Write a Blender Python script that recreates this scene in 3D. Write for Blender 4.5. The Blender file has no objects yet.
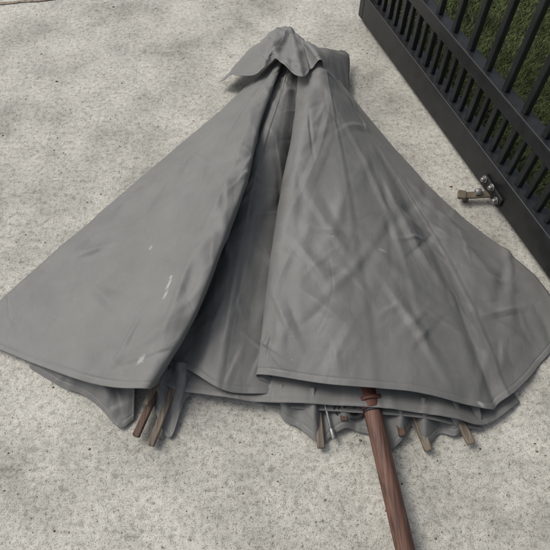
import bpy, math, random
import numpy as np
from mathutils import Vector, noise
random.seed(3)
sc=bpy.context.scene
# All coordinate tables are world-space millimetres: x right, y away from the viewer, z up.
def PT(s): return [tuple(float(q)/1000 for q in p.split(',')) for p in s.split(';')]
def PAIR(s): return [tuple(PT(q)[0] for q in p.split('/')) for p in s.split(';')]
CANOPY=[PT(l) for l in """21,1918,112;-53,1857,80;-245,1634,40;-460,1380,20;-639,1144,15;-798,935,10;-943,716,10
25,1900,128;-40,1817,120;-195,1534,110;-343,1260,100;-467,1017,85;-575,790,65;-662,597,40
32,1883,140;-19,1778,150;-142,1479,160;-228,1180,165;-312,930,155;-413,712,130;-496,533,80
43,1876,148;11,1763,170;-72,1435,200;-110,1156,215;-183,881,200;-245,682,175;-346,501,130
46,1878,144;19,1765,160;-52,1441,185;-94,1179,170;-171,904,150;-240,704,120;-326,542,80
43,1881,136;12,1767,140;-89,1459,150;-158,1223,80;-239,949,60;-299,730,50;-356,566,40
51,1876,140;35,1754,150;-60,1444,155;-134,1205,70;-194,937,60;-253,713,50;-287,605,50
55,1874,144;46,1753,160;-17,1442,175;-81,1193,100;-109,918,90;-137,698,80;-157,526,70
61,1874,144;61,1753,160;28,1448,170;-10,1201,90;-41,931,70;-62,708,60;-70,516,50
70,1885,136;85,1779,140;72,1491,130;52,1235,50;32,947,45;21,718,40;20,527,35
72,1885,144;93,1788,160;68,1479,160;20,1206,110;-13,936,90;-32,717,75;-45,559,60
90,1878,160;140,1782,200;103,1438,215;57,1145,190;18,904,150;-9,704,120;-25,560,80
97,1863,168;160,1743,220;168,1433,210;168,1137,190;156,880,175;167,679,150;161,517,115
107,1867,160;188,1747,200;242,1430,195;288,1145,180;319,897,160;347,687,135;366,500,110
118,1879,136;220,1761,140;303,1460,140;387,1184,135;464,938,115;521,693,90;579,471,55
123,1886,124;235,1770,110;337,1487,100;433,1214,90;520,965,70;580,717,55;628,498,35
131,1890,116;257,1771,90;378,1477,85;508,1183,85;619,954,75;691,751,55;724,564,30
139,1895,104;280,1773,60;452,1482,30;615,1215,20;765,1023,20;863,879,15;902,733,10""".split('\n')]
HOOD=[PT(l) for l in """-52,2083,50;-149,1988,40;-231,1847,30
-37,2023,120;-111,1958,100;-181,1833,80
-20,2005,150;-67,1900,160;-111,1742,150
0,1995,170;-27,1861,200;-49,1737,190
24,1994,180;0,1847,210;-11,1782,200
48,1979,190;38,1829,210;37,1697,220
71,1944,200;79,1788,230;97,1622,235
90,1918,200;113,1802,220;128,1686,220
111,1909,180;134,1779,245;163,1691,250
132,1927,150;172,1806,200;203,1669,195
176,1956,120;226,1905,120;251,1714,110
246,1986,90;283,1947,70;288,1751,50
294,2028,50;315,1949,40;309,1847,30""".split('\n')]
E1=PT('-358,578,40;-291,538,35;-210,519,40;-97,500,45;0,490,50;176,477,70;336,462,75;472,445,60;580,438,30;695,506,10')
E2=PT('-213,522,15;-99,512,20;14,486,20;151,469,45;340,453,50;476,435,40;575,425,15')
S1=PAIR('8,516,40/9,512,10;25,513,50/25,455,10;70,511,30/69,432,10;107,497,70/106,397,20;133,509,20/128,384,6;155,509,20/151,406,6;192,495,60/192,429,20;234,503,20/229,422,6;266,489,60/266,410,10;316,494,30/307,374,6;345,480,70/345,397,20;384,491,20/380,439,6;406,469,70/405,386,20;462,486,20/455,417,6;496,470,50/493,408,20;533,474,20/531,445,6;568,459,40/573,428,6')
S2=PAIR('-719,624,20/-722,611,6;-623,601,30/-620,554,10;-547,582,30/-542,524,10;-481,562,50/-477,477,10;-444,564,30/-428,432,10;-397,551,50/-393,455,10')
S3=PAIR('-349,571,50/-349,520,20;-325,576,60/-317,438,20;-302,591,40/-287,405,10;-274,576,60/-268,452,20;-253,574,50/-251,509,20;-226,564,30/-226,536,10')
CREASES=PAIR('-86,1406,190/-213,975,170;-408,1363,90/-697,983,50;-238,901,170/-302,633,150;-217,1481,120/-524,962,80;-653,989,40/-533,1021,80;-361,765,140/-454,566,100;193,1495,200/79,1104,180;72,792,150/195,679,150;244,1456,190/415,759,150;333,792,150/454,566,100;500,1046,100/796,944,20;552,943,80/832,832,20;561,804,70/762,678,20;452,1306,100/668,1002,50;0,776,120/69,617,120;209,669,140/135,535,120;110,1104,180/222,883,170;61,956,170/158,786,160;327,1352,150/520,787,100;291,1552,150/429,1260,100;-111,975,90/-144,666,80;-66,1094,90/-106,804,70;534,666,80/709,595,30;90,1000,170/240,960,170;480,1150,90/640,1090,40;600,1040,60/700,880,40;640,760,50/760,800,20;390,640,120/470,720,100;-560,860,70/-470,760,100;-300,1350,120/-360,1180,120')
def cr(P,n):
    P=np.asarray(P,float); m=len(P)
    E=np.concatenate([[2*P[0]-P[1]],P,[2*P[-1]-P[-2]]])
    out=[]
    for i in range(m-1):
        p0,p1,p2,p3=E[i],E[i+1],E[i+2],E[i+3]
        for k in range(n):
            t=k/n
            out.append(0.5*((2*p1)+(-p0+p2)*t+(2*p0-5*p1+4*p2-p3)*t*t+(-p0+3*p1-3*p2+p3)*t**3))
    out.append(P[-1]); return np.array(out)
def mat(name):
    m=bpy.data.materials.new(name); m.use_nodes=True
    return m,m.node_tree.nodes,m.node_tree.links,m.node_tree.nodes['Principled BSDF']
def simple(name,col,rough=.6,metal=0,var=.25,scale=30,bump=.2):
    m,N,L,b=mat(name)
    tc=N.new('ShaderNodeTexCoord'); nz=N.new('ShaderNodeTexNoise'); nz.inputs['Scale'].default_value=scale; nz.inputs['Detail'].default_value=4
    L.new(tc.outputs['Object'],nz.inputs['Vector'])
    r=N.new('ShaderNodeValToRGB'); r.color_ramp.elements[0].position=.3; r.color_ramp.elements[1].position=.7
    r.color_ramp.elements[0].color=(*[c*(1-var) for c in col],1); r.color_ramp.elements[1].color=(*[c*(1+var) for c in col],1)
    L.new(nz.outputs['Fac'],r.inputs['Fac']); L.new(r.outputs['Color'],b.inputs['Base Color'])
    b.inputs['Roughness'].default_value=rough; b.inputs['Metallic'].default_value=metal
    bp=N.new('ShaderNodeBump'); bp.inputs['Strength'].default_value=bump; bp.inputs['Distance'].default_value=.003
    L.new(nz.outputs['Fac'],bp.inputs['Height']); L.new(bp.outputs['Normal'],b.inputs['Normal'])
    return m
def mesh_obj(name,verts,faces,m,parent=None,smooth=False):
    me=bpy.data.meshes.new(name); me.from_pydata([tuple(v) for v in verts],[],[tuple(f) for f in faces]); me.update()
    o=bpy.data.objects.new(name,me); sc.collection.objects.link(o)
    if m: me.materials.append(m)
    if smooth: me.polygons.foreach_set('use_smooth',[True]*len(me.polygons))
    if parent: o.parent=parent
    return o
def empty(name):
    o=bpy.data.objects.new(name,None); sc.collection.objects.link(o); return o
# ---------- fabric
fab,N,L,b=mat('canopy_fabric')
tc=N.new('ShaderNodeTexCoord')
def NZ(s,d,r_=.6,dist=0):
    n=N.new('ShaderNodeTexNoise'); n.inputs['Scale'].default_value=s; n.inputs['Detail'].default_value=d; n.inputs['Roughness'].default_value=r_; n.inputs['Distortion'].default_value=dist; L.new(tc.outputs['Object'],n.inputs['Vector']); return n
n1=NZ(5,7,.7); n2=NZ(700,1); n3=NZ(20,3,.5,.8)
r=N.new('ShaderNodeValToRGB'); r.color_ramp.elements[0].position=.28; r.color_ramp.elements[1].position=.76
r.color_ramp.elements[0].color=(.118,.119,.112,1); r.color_ramp.elements[1].color=(.166,.167,.158,1)
L.new(n1.outputs['Fac'],r.inputs['Fac'])
at=N.new('ShaderNodeAttribute'); at.attribute_name='stain'
sp=NZ(75,3,.6); sr=N.new('ShaderNodeMapRange'); sr.inputs['From Min'].default_value=.73; sr.inputs['From Max'].default_value=.79; sr.inputs['To Max'].default_value=.6; L.new(sp.outputs['Fac'],sr.inputs['Value'])
sm=N.new('ShaderNodeMath'); sm.operation='MAXIMUM'; L.new(sr.outputs['Result'],sm.inputs[0]); L.new(at.outputs['Fac'],sm.inputs[1])
mx=N.new('ShaderNodeMix'); mx.data_type='RGBA'; mx.inputs['B'].default_value=(.5,.5,.48,1)
L.new(sm.outputs[0],mx.inputs['Factor']); L.new(r.outputs['Color'],mx.inputs['A']); L.new(mx.outputs['Result'],b.inputs['Base Color'])
b.inputs['Roughness'].default_value=.58; b.inputs['Specular IOR Level'].default_value=.45; b.inputs['Sheen Weight'].default_value=.08
def BMP(h,st,di,prev=None):
    q=N.new('ShaderNodeBump'); q.inputs['Strength'].default_value=st; q.inputs['Distance'].default_value=di; L.new(h,q.inputs['Height'])
    if prev: L.new(prev,q.inputs['Normal'])
    return q.outputs['Normal']
def ridged(s,seed):
    mp=N.new('ShaderNodeMapping'); mp.inputs['Location'].default_value=(seed,seed*2,0); mp.inputs['Scale'].default_value=(1.3,.7,1); L.new(tc.outputs['Object'],mp.inputs['Vector'])
    n=N.new('ShaderNodeTexNoise'); n.inputs['Scale'].default_value=s; n.inputs['Detail'].default_value=1; n.inputs['Distortion'].default_value=.3; L.new(mp.outputs['Vector'],n.inputs['Vector'])
    a=N.new('ShaderNodeMath'); a.operation='SUBTRACT'; a.inputs[1].default_value=.5; L.new(n.outputs['Fac'],a.inputs[0])
    q=N.new('ShaderNodeMath'); q.operation='ABSOLUTE'; L.new(a.outputs[0],q.inputs[0])
    p=N.new('ShaderNodeMath'); p.operation='MINIMUM'; p.inputs[1].default_value=.05; L.new(q.outputs[0],p.inputs[0]); return p.outputs[0]
nn=BMP(n2.outputs['Fac'],.4,.0007); nn=BMP(n3.outputs['Fac'],.25,.006,nn); nn=BMP(ridged(6,1),.3,.03,nn); nn=BMP(ridged(13,5),.18,.02,nn)
L.new(nn,b.inputs['Normal'])

def sheet(name,cols,ns,nt,parent,wr=120,amp=.006,hem=True,seed=1,fine=.0010,stains=(),zmin=.004,seamcols=(),fold=0.0,creases=()):
    P=np.array(cols,float)
    A=cr(P,nt)
    A=np.swapaxes(cr(np.swapaxes(A,0,1),ns),0,1)
    T,S,_=A.shape
    r2=np.random.default_rng(seed)
    du=np.gradient(A,axis=0); dv=np.gradient(A,axis=1)
    Nn=np.cross(du,dv); ln=np.linalg.norm(Nn,axis=2,keepdims=True); Nn=Nn/np.maximum(ln,1e-9)
    sg=np.where(Nn[...,2].mean()<0,-1,1); Nn*=sg
    tt,ss=np.meshgrid(np.linspace(0,1,T),np.linspace(0,1,S),indexing='ij')
    D=np.zeros((T,S))
    X,Y=A[...,0],A[...,1]
    def addw(ox,oy,th,Lh,wd,am,cv,sharp):
        dx=X-ox; dy=Y-oy
        al=dx*math.cos(th)+dy*math.sin(th); ac=-dx*math.sin(th)+dy*math.cos(th)+cv*(al**2-Lh*Lh*.3)
        env=np.exp(-(al/Lh)**2*2)
        if sharp: 
            q=np.where(ac>0,ac/wd,-ac/(wd*.55)); return am*env*(np.sqrt(np.clip(1-q,0,1)**2+.0025)-.05)
        return am*env*np.exp(-(ac/wd)**2)
    for (a,c) in creases:
        ox,oy=(a[0]+c[0])/2,(a[1]+c[1])/2; Lh=math.hypot(a[0]-c[0],a[1]-c[1])*.75
        th=math.atan2(c[1]-a[1],c[0]-a[0])
        w_=r2.uniform(.018,.034)
        D+=addw(ox,oy,th,Lh,w_*1.4,r2.uniform(.006,.012),r2.uniform(-.5,.5),True)
        D+=addw(ox+.02,oy+.02,th+r2.normal(0,.15),Lh*.6,w_*.6,-r2.uniform(.003,.005),r2.uniform(-.5,.5),False)
    for i in range(wr):
        k=r2.integers(0,T*S); a0=A.reshape(-1,3)[k]
        tk=tt.reshape(-1)[k]
        tdir=dv.reshape(-1,3)[k][:2]; th=math.atan2(tdir[1],tdir[0])+r2.normal(0,.5 if tk<.7 else .7)
        g=1
        if name=='canopy': g=.6 if tk<.3 else (1.25 if tk>.72 else 1)
        if i%2==0: D+=addw(a0[0],a0[1],th,r2.uniform(.03,.13),r2.uniform(.010,.026),g*amp*r2.uniform(.3,.8)*r2.choice([1,1,-1]),r2.uniform(-1.5,1.5),True)
        else: D+=addw(a0[0],a0[1],th,r2.uniform(.06,.30),r2.uniform(.012,.038),g*amp*r2.uniform(.3,1)*r2.choice([1,1,-.8]),r2.uniform(-1,1),False)
    flat=A.reshape(-1,3)
    nz=np.array([noise.noise(Vector((p[0]*11,p[1]*7,seed*3.1)))+.4*noise.noise(Vector((p[0]*30,p[1]*20,seed*5.1))) for p in flat]).reshape(T,S)
    D+=nz*fine*2
    if fold:
        tn=T/nt
        f=np.array([[noise.noise(Vector((t*tn*1.3,s*1.2,seed*7.7))) for s in np.linspace(0,1,S)] for t in np.linspace(0,1,T)])
        D+=f*fold*(.35+.65*ss)
    D*=np.clip(np.abs(Nn[...,2])*1.3-.15,.12,1)
    for c in seamcols:
        D+=.0016*np.exp(-((tt-c)/(2.0/T))**2)-.0008*np.exp(-((tt-c-3.5/T)/(1.5/T))**2)
    V=A+Nn*D[...,None]
    if hem:
        dist=np.cumsum(np.linalg.norm(np.diff(V[:,::-1],axis=1),axis=2),axis=1); dist=np.concatenate([np.zeros((T,1)),dist],axis=1)[:,::-1]
        bd=np.where(dist<.018,.0007,0)-.0014*np.exp(-((dist-.0185)/.0024)**2)
        V=V+Nn*bd[...,None]
    V[...,2]=np.maximum(V[...,2],zmin)
    idx=np.arange(T*S).reshape(T,S)
    fs=np.stack([idx[:-1,:-1],idx[1:,:-1],idx[1:,1:],idx[:-1,1:]],-1).reshape(-1,4)
    o=mesh_obj(name,V.reshape(-1,3).tolist(),fs.tolist(),fab,parent,True)
    st=np.zeros(T*S); F3=V.reshape(-1,3)
    for (a,bb,w,s) in stains:
        a=np.array(a)[:2];bb=np.array(bb)[:2]; ab=bb-a; q=np.clip(((F3[:,:2]-a)@ab)/(ab@ab+1e-9),0,1); d=np.linalg.norm(F3[:,:2]-(a+q[:,None]*ab),axis=1)
        d=d*(1+.5*np.sin(F3[:,0]*700+2*np.sin(F3[:,1]*300))*np.sin(F3[:,1]*500))
        st=np.maximum(st,s*np.clip(1.6-d/w,0,1))
    at=o.data.attributes.new('stain','FLOAT','POINT'); at.data.foreach_set('value',st)
    so=o.modifiers.new('s','SOLIDIFY'); so.thickness=.0012; so.offset=0
    return o
umb=empty('patio_umbrella')
ST=PT('-315,759,150;-301,830,160;-369,576,120;-359,587,120;558,486,70;565,480,70;-388,954,120;-380,965,120;316,926,160;334,919,160')
sheet('canopy',CANOPY,76,28,umb,wr=270,amp=.0062,seed=2,fold=.015,seamcols=(2/17,7/17,12.5/17,15.3/17),creases=CREASES,
  stains=[(ST[0],ST[1],.0022,.6),(ST[2],ST[3],.004,.5),(ST[4],ST[5],.004,.6),(ST[6],ST[7],.002,.4),(ST[8],ST[9],.002,.3)])
HUB=np.array([.067,1.90,.07])
def under(name,e,seed):
    cols=[]
    for p in e:
        p=np.array(p); c=[]
        for f in (.7,.85,1.0):
            q=HUB+(p-HUB)*f; q[2]=max(p[2]-.012,.006) if f<1 else p[2]; c.append(q)
        cols.append(c)
    return sheet(name,cols,50,30,umb,wr=50,amp=.005,seed=seed,fold=.010)
under('canopy_lower_layer',E1,7); under('canopy_lowest_layer',E2,8)
def scallop(name,prs,seed):
    cols=[]
    for (a,c) in prs:
        a=np.array(a); c=np.array(c); a[1]+=.03; cols.append([a,(a+c)/2+np.array([0,0,.006]),c])
    return sheet(name,cols,24,14,umb,wr=30,amp=.005,seed=seed)
scallop('canopy_inner_folds',S1,11); scallop('canopy_side_folds',S2,12); scallop('canopy_tucked_fold',S3,13)
sheet('vent_hood',HOOD,60,22,umb,wr=55,amp=.0065,seed=23,fold=.020)
def bar(name,a,b_,w,h,m,parent,round_=False,taper=1.0):
    a=Vector(a);b_=Vector(b_); d=(b_-a).normalized(); s=d.cross(Vector((0,0,1))); s=(s if s.length>1e-4 else Vector((1,0,0))).normalized(); up=s.cross(d).normalized()
    if round_:
        n=24; prof=[(math.cos(2*math.pi*i/n)*w/2,math.sin(2*math.pi*i/n)*h/2) for i in range(n)]
    else:
        c=min(w,h)*.18; x=w/2;y=h/2
        prof=[(x-c,-y),(x,-y+c),(x,y-c),(x-c,y),(-x+c,y),(-x,y-c),(-x,-y+c),(-x+c,-y)]
    n=len(prof); vs=[];fs=[]
    Lg=(b_-a).length
    stn=[(0,.85),(min(.003,Lg*.1),1),(Lg-min(.003,Lg*.1),taper),(Lg,.85*taper)]
    for (q,k) in stn:
        for (x,y) in prof: vs.append(a+d*q+s*x*k+up*y*k)
    for j in range(3):
        for i in range(n): fs.append((j*n+i,j*n+(i+1)%n,(j+1)*n+(i+1)%n,(j+1)*n+i))
    fs.append(tuple(range(n))[::-1]); fs.append(tuple(3*n+i for i in range(n)))
    o=mesh_obj(name,vs,fs,m,parent,False)
    if round_:
        for i,p in enumerate(o.data.polygons): p.use_smooth = i<3*n and not (i<n or i>=2*n)
    return o
def wood(name,c1,c2,rough=.6):
    m,N,L,b=mat(name); tc=N.new('ShaderNodeTexCoord'); mp=N.new('ShaderNodeMapping'); mp.inputs['Scale'].default_value=(110,6,110); mp.inputs['Rotation'].default_value=(0,0,-.13)
    L.new(tc.outputs['Object'],mp.inputs['Vector']); nz=N.new('ShaderNodeTexNoise'); nz.inputs['Scale'].default_value=1.5; nz.inputs['Detail'].default_value=6
    L.new(mp.outputs['Vector'],nz.inputs['Vector']); r=N.new('ShaderNodeValToRGB'); r.color_ramp.elements[0].position=.35; r.color_ramp.elements[1].position=.65
    r.color_ramp.elements[0].color=(*c1,1); r.color_ramp.elements[1].color=(*c2,1); L.new(nz.outputs['Fac'],r.inputs['Fac']); L.new(r.outputs['Color'],b.inputs['Base Color'])
    b.inputs['Roughness'].default_value=rough; bp=N.new('ShaderNodeBump'); bp.inputs['Strength'].default_value=.5; bp.inputs['Distance'].default_value=.002; L.new(nz.outputs['Fac'],bp.inputs['Height']); L.new(bp.outputs['Normal'],b.inputs['Normal']); return m
polem=wood('pole_wood',(.055,.027,.018),(.15,.075,.05),.6)
ribm=wood('rib_wood',(.08,.062,.045),(.19,.155,.115),.8)
ribd=wood('rib_wood_dark',(.04,.022,.014),(.11,.065,.042),.75)
steel=simple('galvanised_steel',(.3,.3,.29),.45,.8)
blackm=simple('black_cord',(.012,.012,.012),.7)
rust=simple('tarnished_bracket',(.15,.125,.09),.5,.5)
redm=simple('painted_hub',(.11,.04,.028),.6,var=.5)
p0=Vector((.062,1.921,.07)); p1=Vector((.264,.484,.05)); d=(p1-p0).normalized()
bar('pole',p0,p1+d*1.0,.048,.048,polem,umb,True)
RIBS=PT('-377,404,28;-335,381,22;-353,481,60;124,375,20;413,368,20;530,386,22;190,445,32;346,405,30;296,400,20')
for i,(a,m,w) in enumerate(zip(RIBS,[ribd,ribm,ribm,ribm,ribm,ribm,ribd,ribd,ribd],[.02,.02,.016,.02,.022,.022,.02,.02,.016])):
    bar('rib_%d'%(i+1),(.068,1.76,.07),a,w,.014,m,umb)
bar('strut_rod',(.131,.521,.05),(.157,.405,.024),.007,.007,steel,umb,True)
bar('strut_joint',(.153,.425,.03),(.160,.398,.026),.014,.014,steel,umb,True)
bar('runner_hub',p1-d*.05,p1+d*.012,.060,.060,redm,umb,True)
bar('runner_flange',p1-d*.02,p1-d*.008,.074,.074,redm,umb,True)
bar('runner_collar',p1+d*.0125,p1+d*.020,.053,.053,blackm,umb,True)
def curve(name,path,r_,m,parent):
    cu=bpy.data.curves.new(name,'CURVE'); cu.dimensions='3D'; cu.bevel_depth=r_; cu.bevel_resolution=2; sp=cu.splines.new('POLY'); sp.points.add(len(path)-1)
    for i,p in enumerate(path): sp.points[i].co=(*p,1)
    o=bpy.data.objects.new(name,cu); sc.collection.objects.link(o); cu.materials.append(m); o.parent=parent; return o
path=[];c0=Vector((.215,.475,.045))
for i in range(240):
    t=i/240; a=t*2*math.pi*3.5; r_=.018+.010*math.sin(t*19)
    path.append(Vector((c0.x+r_*math.cos(a)*1.6+.012*math.sin(t*9),c0.y+r_*math.sin(a)*.9,c0.z+.018*math.sin(a*.77+t*5))))
curve('cord',path,.0025,blackm,umb)
# ---------- concrete
cm,N,L,b=mat('concrete')
tc=N.new('ShaderNodeTexCoord')
def NZ2(s,d,r_):
    n=N.new('ShaderNodeTexNoise'); n.inputs['Scale'].default_value=s; n.inputs['Detail'].default_value=d; n.inputs['Roughness'].default_value=r_; L.new(tc.outputs['Object'],n.inputs['Vector']); return n
def ramp(src,stops):
    r=N.new('ShaderNodeValToRGB'); e=r.color_ramp.elements
    while len(e)<len(stops): e.new(.5)
    for i,(p,c) in enumerate(stops): e[i].position=p; e[i].color=(*c,1)
    L.new(src,r.inputs['Fac']); return r
def mixc(a,bb,mode,fac):
    m=N.new('ShaderNodeMix'); m.data_type='RGBA'; m.blend_type=mode; m.inputs['Factor'].default_value=fac; L.new(a,m.inputs['A']); L.new(bb,m.inputs['B']); return m.outputs['Result']
big=ramp(NZ2(3.4,7,.7).outputs['Fac'],[(.33,(.31,.302,.262)),(.45,(.43,.42,.372)),(.57,(.53,.517,.46)),(.72,(.60,.586,.53))])
med=ramp(NZ2(60,5,.8).outputs['Fac'],[(.34,(.55,.54,.52)),(.46,(.92,.92,.91)),(.6,(1.12,1.12,1.12))])
spk=ramp(NZ2(300,2,.7).outputs['Fac'],[(.30,(.35,.33,.3)),(.42,(1,1,1)),(.6,(1,1,1)),(.68,(1.35,1.35,1.33))])
pit=ramp(NZ2(120,2,.5).outputs['Fac'],[(.25,(.3,.28,.25)),(.31,(1,1,1))])
c=mixc(big.outputs['Color'],med.outputs['Color'],'MULTIPLY',.9); c=mixc(c,spk.outputs['Color'],'MULTIPLY',.85); c=mixc(c,pit.outputs['Color'],'MULTIPLY',.9)
L.new(c,b.inputs['Base Color']); b.inputs['Roughness'].default_value=.92
bb=N.new('ShaderNodeBump'); bb.inputs['Strength'].default_value=.8; bb.inputs['Distance'].default_value=.003
h=mixc(med.outputs['Color'],spk.outputs['Color'],'MULTIPLY',1); h=mixc(h,pit.outputs['Color'],'MULTIPLY',1); L.new(h,bb.inputs['Height']); L.new(bb.outputs['Normal'],b.inputs['Normal'])
S=80
mesh_obj('concrete_pavement',[(-S,-S,0),(S,-S,0),(S,S,0),(-S,S,0)],[(0,1,2,3)],cm)
jm=simple('joint_dirt',(.24,.20,.15),.95,0,.5,60,.5)
j0=Vector((-1.312,2.462,0));j1=Vector((-.885,2.529,0)); jd=(j1-j0).normalized(); jn=Vector((-jd.y,jd.x,0))
nj=200; vs=[];fs=[]
for i in range(nj):
    p=j0-jd*4+jd*(8.5*i/(nj-1)); w1=.010+.006*noise.noise(p*12); w2=.010+.006*noise.noise(p*12+Vector((5,5,5)))
    vs+=[p-jn*w1+Vector((0,0,.004)),p+jn*w2+Vector((0,0,.004))]
    if i: fs.append((2*i-2,2*i,2*i+1,2*i-1))
mesh_obj('expansion_joint',vs,fs,jm)
# loose grit and leaf crumbs on the slab
gm_=simple('grit',(.13,.10,.07),.9,0,.6,40,.2)
vs=[];fs=[]
for i in range(420):
    c=Vector((random.uniform(-1.6,1.2),random.uniform(.05,2.9),0)); r_=random.uniform(.0012,.0035) if random.random()<.93 else random.uniform(.004,.006)
    n=len(vs); k=6; ph=random.uniform(0,6)
    for j in range(k):
        a=ph+j*2*math.pi/k; q=r_*random.uniform(.6,1.2); vs.append(c+Vector((math.cos(a)*q*1.4,math.sin(a)*q,.0002)))
    vs.append(c+Vector((0,0,r_*.9)))
    for j in range(k): fs.append((n+j,n+(j+1)%k,n+k))
mesh_obj('loose_grit',vs,fs,gm_)
# ---------- gate
gate=empty('metal_gate')
gm=simple('black_powder_coat',(.011,.012,.013),.42,0,.4,25,.15)
g0=Vector((.397,2.304,0)); g1=Vector((.888,.892,0)); gd=(g1-g0).normalized(); gn=Vector((-gd.y,gd.x,0)); 
if gn.x<0: gn=-gn
LG=3.2
def gbox(name,s0,s1,n0,n1,z0,z1):
    vs=[]
    for z in (z0,z1):
        for (s,n) in ((s0,n0),(s1,n0),(s1,n1),(s0,n1)): vs.append(g0+gd*s+gn*n+Vector((0,0,z)))
    o=mesh_obj(name,vs,[(0,1,2,3),(7,6,5,4),(0,4,5,1),(1,5,6,2),(2,6,7,3),(3,7,4,0)],gm,gate)
    bv=o.modifiers.new('b','BEVEL'); bv.width=.003; bv.segments=2; return o
gbox('bottom_beam',0,LG,.0,.065,.02,.135)
gbox('low_rail',0,LG,.006,.054,.30,.35)
gbox('top_rail',0,LG,.006,.054,1.45,1.5)
gbox('end_post',-.04,-.001,.0,.065,.02,1.5)
gbox('far_post',LG+.001,LG+.03,.0,.065,.02,1.5)
k=0; s=.06
while s<LG-.03:
    if k%2==0:
        gbox('picket_%d'%k,s,s+.022,.02,.042,.1355,.2995); gbox('upper_picket_%d'%k,s,s+.022,.02,.042,.3505,1.4495)
    else: gbox('dog_bar_%d'%k,s,s+.018,.022,.04,.1355,.2995)
    k+=1; s+=.055
s_b=(Vector((.756,1.218,0))-g0).dot(gd)
def G3(s,n,z): return g0+gd*s+gn*n+Vector((0,0,z))
bar('bracket_arm',G3(s_b-.03,-.002,.035),G3(s_b-.06,-.095,.03),.028,.008,rust,gate)
bar('bracket_tip',G3(s_b-.055,-.085,.034),G3(s_b-.07,-.11,.032),.036,.012,rust,gate)
bar('bracket_foot',G3(s_b-.055,-.080,.0005),G3(s_b-.055,-.080,.027),.018,.018,rust,gate)
bar('bracket_roller',G3(s_b-.045,-.035,.045),G3(s_b-.05,-.055,.045),.024,.024,steel,gate,True)
bar('bracket_plate',G3(s_b-.09,-.006,.06),G3(s_b+.03,-.006,.05),.008,.045,blackm,gate)
for i,(ds,z) in enumerate([(-.075,.07),(0.01,.05),(-.03,.075)]):
    bar('bolt_%d'%i,G3(s_b+ds,-.008,z),G3(s_b+ds,-.026,z),.016,.016,steel,gate,True)
    bar('washer_%d'%i,G3(s_b+ds,-.0105,z),G3(s_b+ds,-.014,z),.026,.026,steel,gate,True)
# ---------- lawn
lm=simple('lawn_soil',(.035,.045,.017),.95,0,.4,20,.5)
q=[g0+gn*.10-gd*30,g0+gn*.10+gd*30,g0+gn*60+gd*30,g0+gn*60-gd*30]
mesh_obj('lawn',[v+Vector((0,0,.004)) for v in q],[(0,1,2,3)],lm)
gr=simple('grass_blade',(.11,.135,.045),.8,0,.45,5,.1)
vs=[];fs=[]
for i in range(110000):
    p=G3(random.uniform(-1.2,1.4),.10+random.uniform(0,1.5),.004); a=random.uniform(0,6.28)
    cl=.5+.5*noise.noise(p*9); hh=random.uniform(.010,.02)+.022*cl*cl; w=.0022
    s_=Vector((math.cos(a)*w,math.sin(a)*w,0)); le=Vector((random.gauss(0,.011),random.gauss(0,.011),hh)); n=len(vs)
    vs+=[p-s_,p+s_,p+le]; fs+=[(n,n+1,n+2)]
mesh_obj('grass',vs,fs,gr)
# ---------- light
w=bpy.data.worlds.new('World'); sc.world=w; w.use_nodes=True; nt=w.node_tree
sk=nt.nodes.new('ShaderNodeTexSky'); sk.sky_type='NISHITA'; sk.sun_disc=False
el=math.radians(52); az=math.radians(-65)
sk.sun_elevation=el; sk.sun_rotation=az; sk.dust_density=5; sk.air_density=.8
hs=nt.nodes.new('ShaderNodeHueSaturation'); hs.inputs['Saturation'].default_value=.5
nt.links.new(sk.outputs['Color'],hs.inputs['Color']); nt.links.new(hs.outputs['Color'],nt.nodes['Background'].inputs['Color']); nt.nodes['Background'].inputs['Strength'].default_value=.145
su=bpy.data.lights.new('sun','SUN'); su.energy=1.4; su.angle=math.radians(26); su.color=(1,.97,.92)
so=bpy.data.objects.new('sun',su); sc.collection.objects.link(so)
dv=Vector((math.sin(az)*math.cos(el),math.cos(az)*math.cos(el),math.sin(el)))
so.rotation_euler=dv.to_track_quat('Z','Y').to_euler()
cam=bpy.data.cameras.new('camera'); co=bpy.data.objects.new('camera',cam); sc.collection.objects.link(co); sc.camera=co
co.location=(0,0,1.5); co.rotation_euler=(math.radians(32),0,0); cam.sensor_width=36; cam.lens=35.35; cam.clip_end=500; cam.clip_start=.02
sc.view_settings.view_transform='Standard'; sc.view_settings.look='None'; sc.view_settings.exposure=0
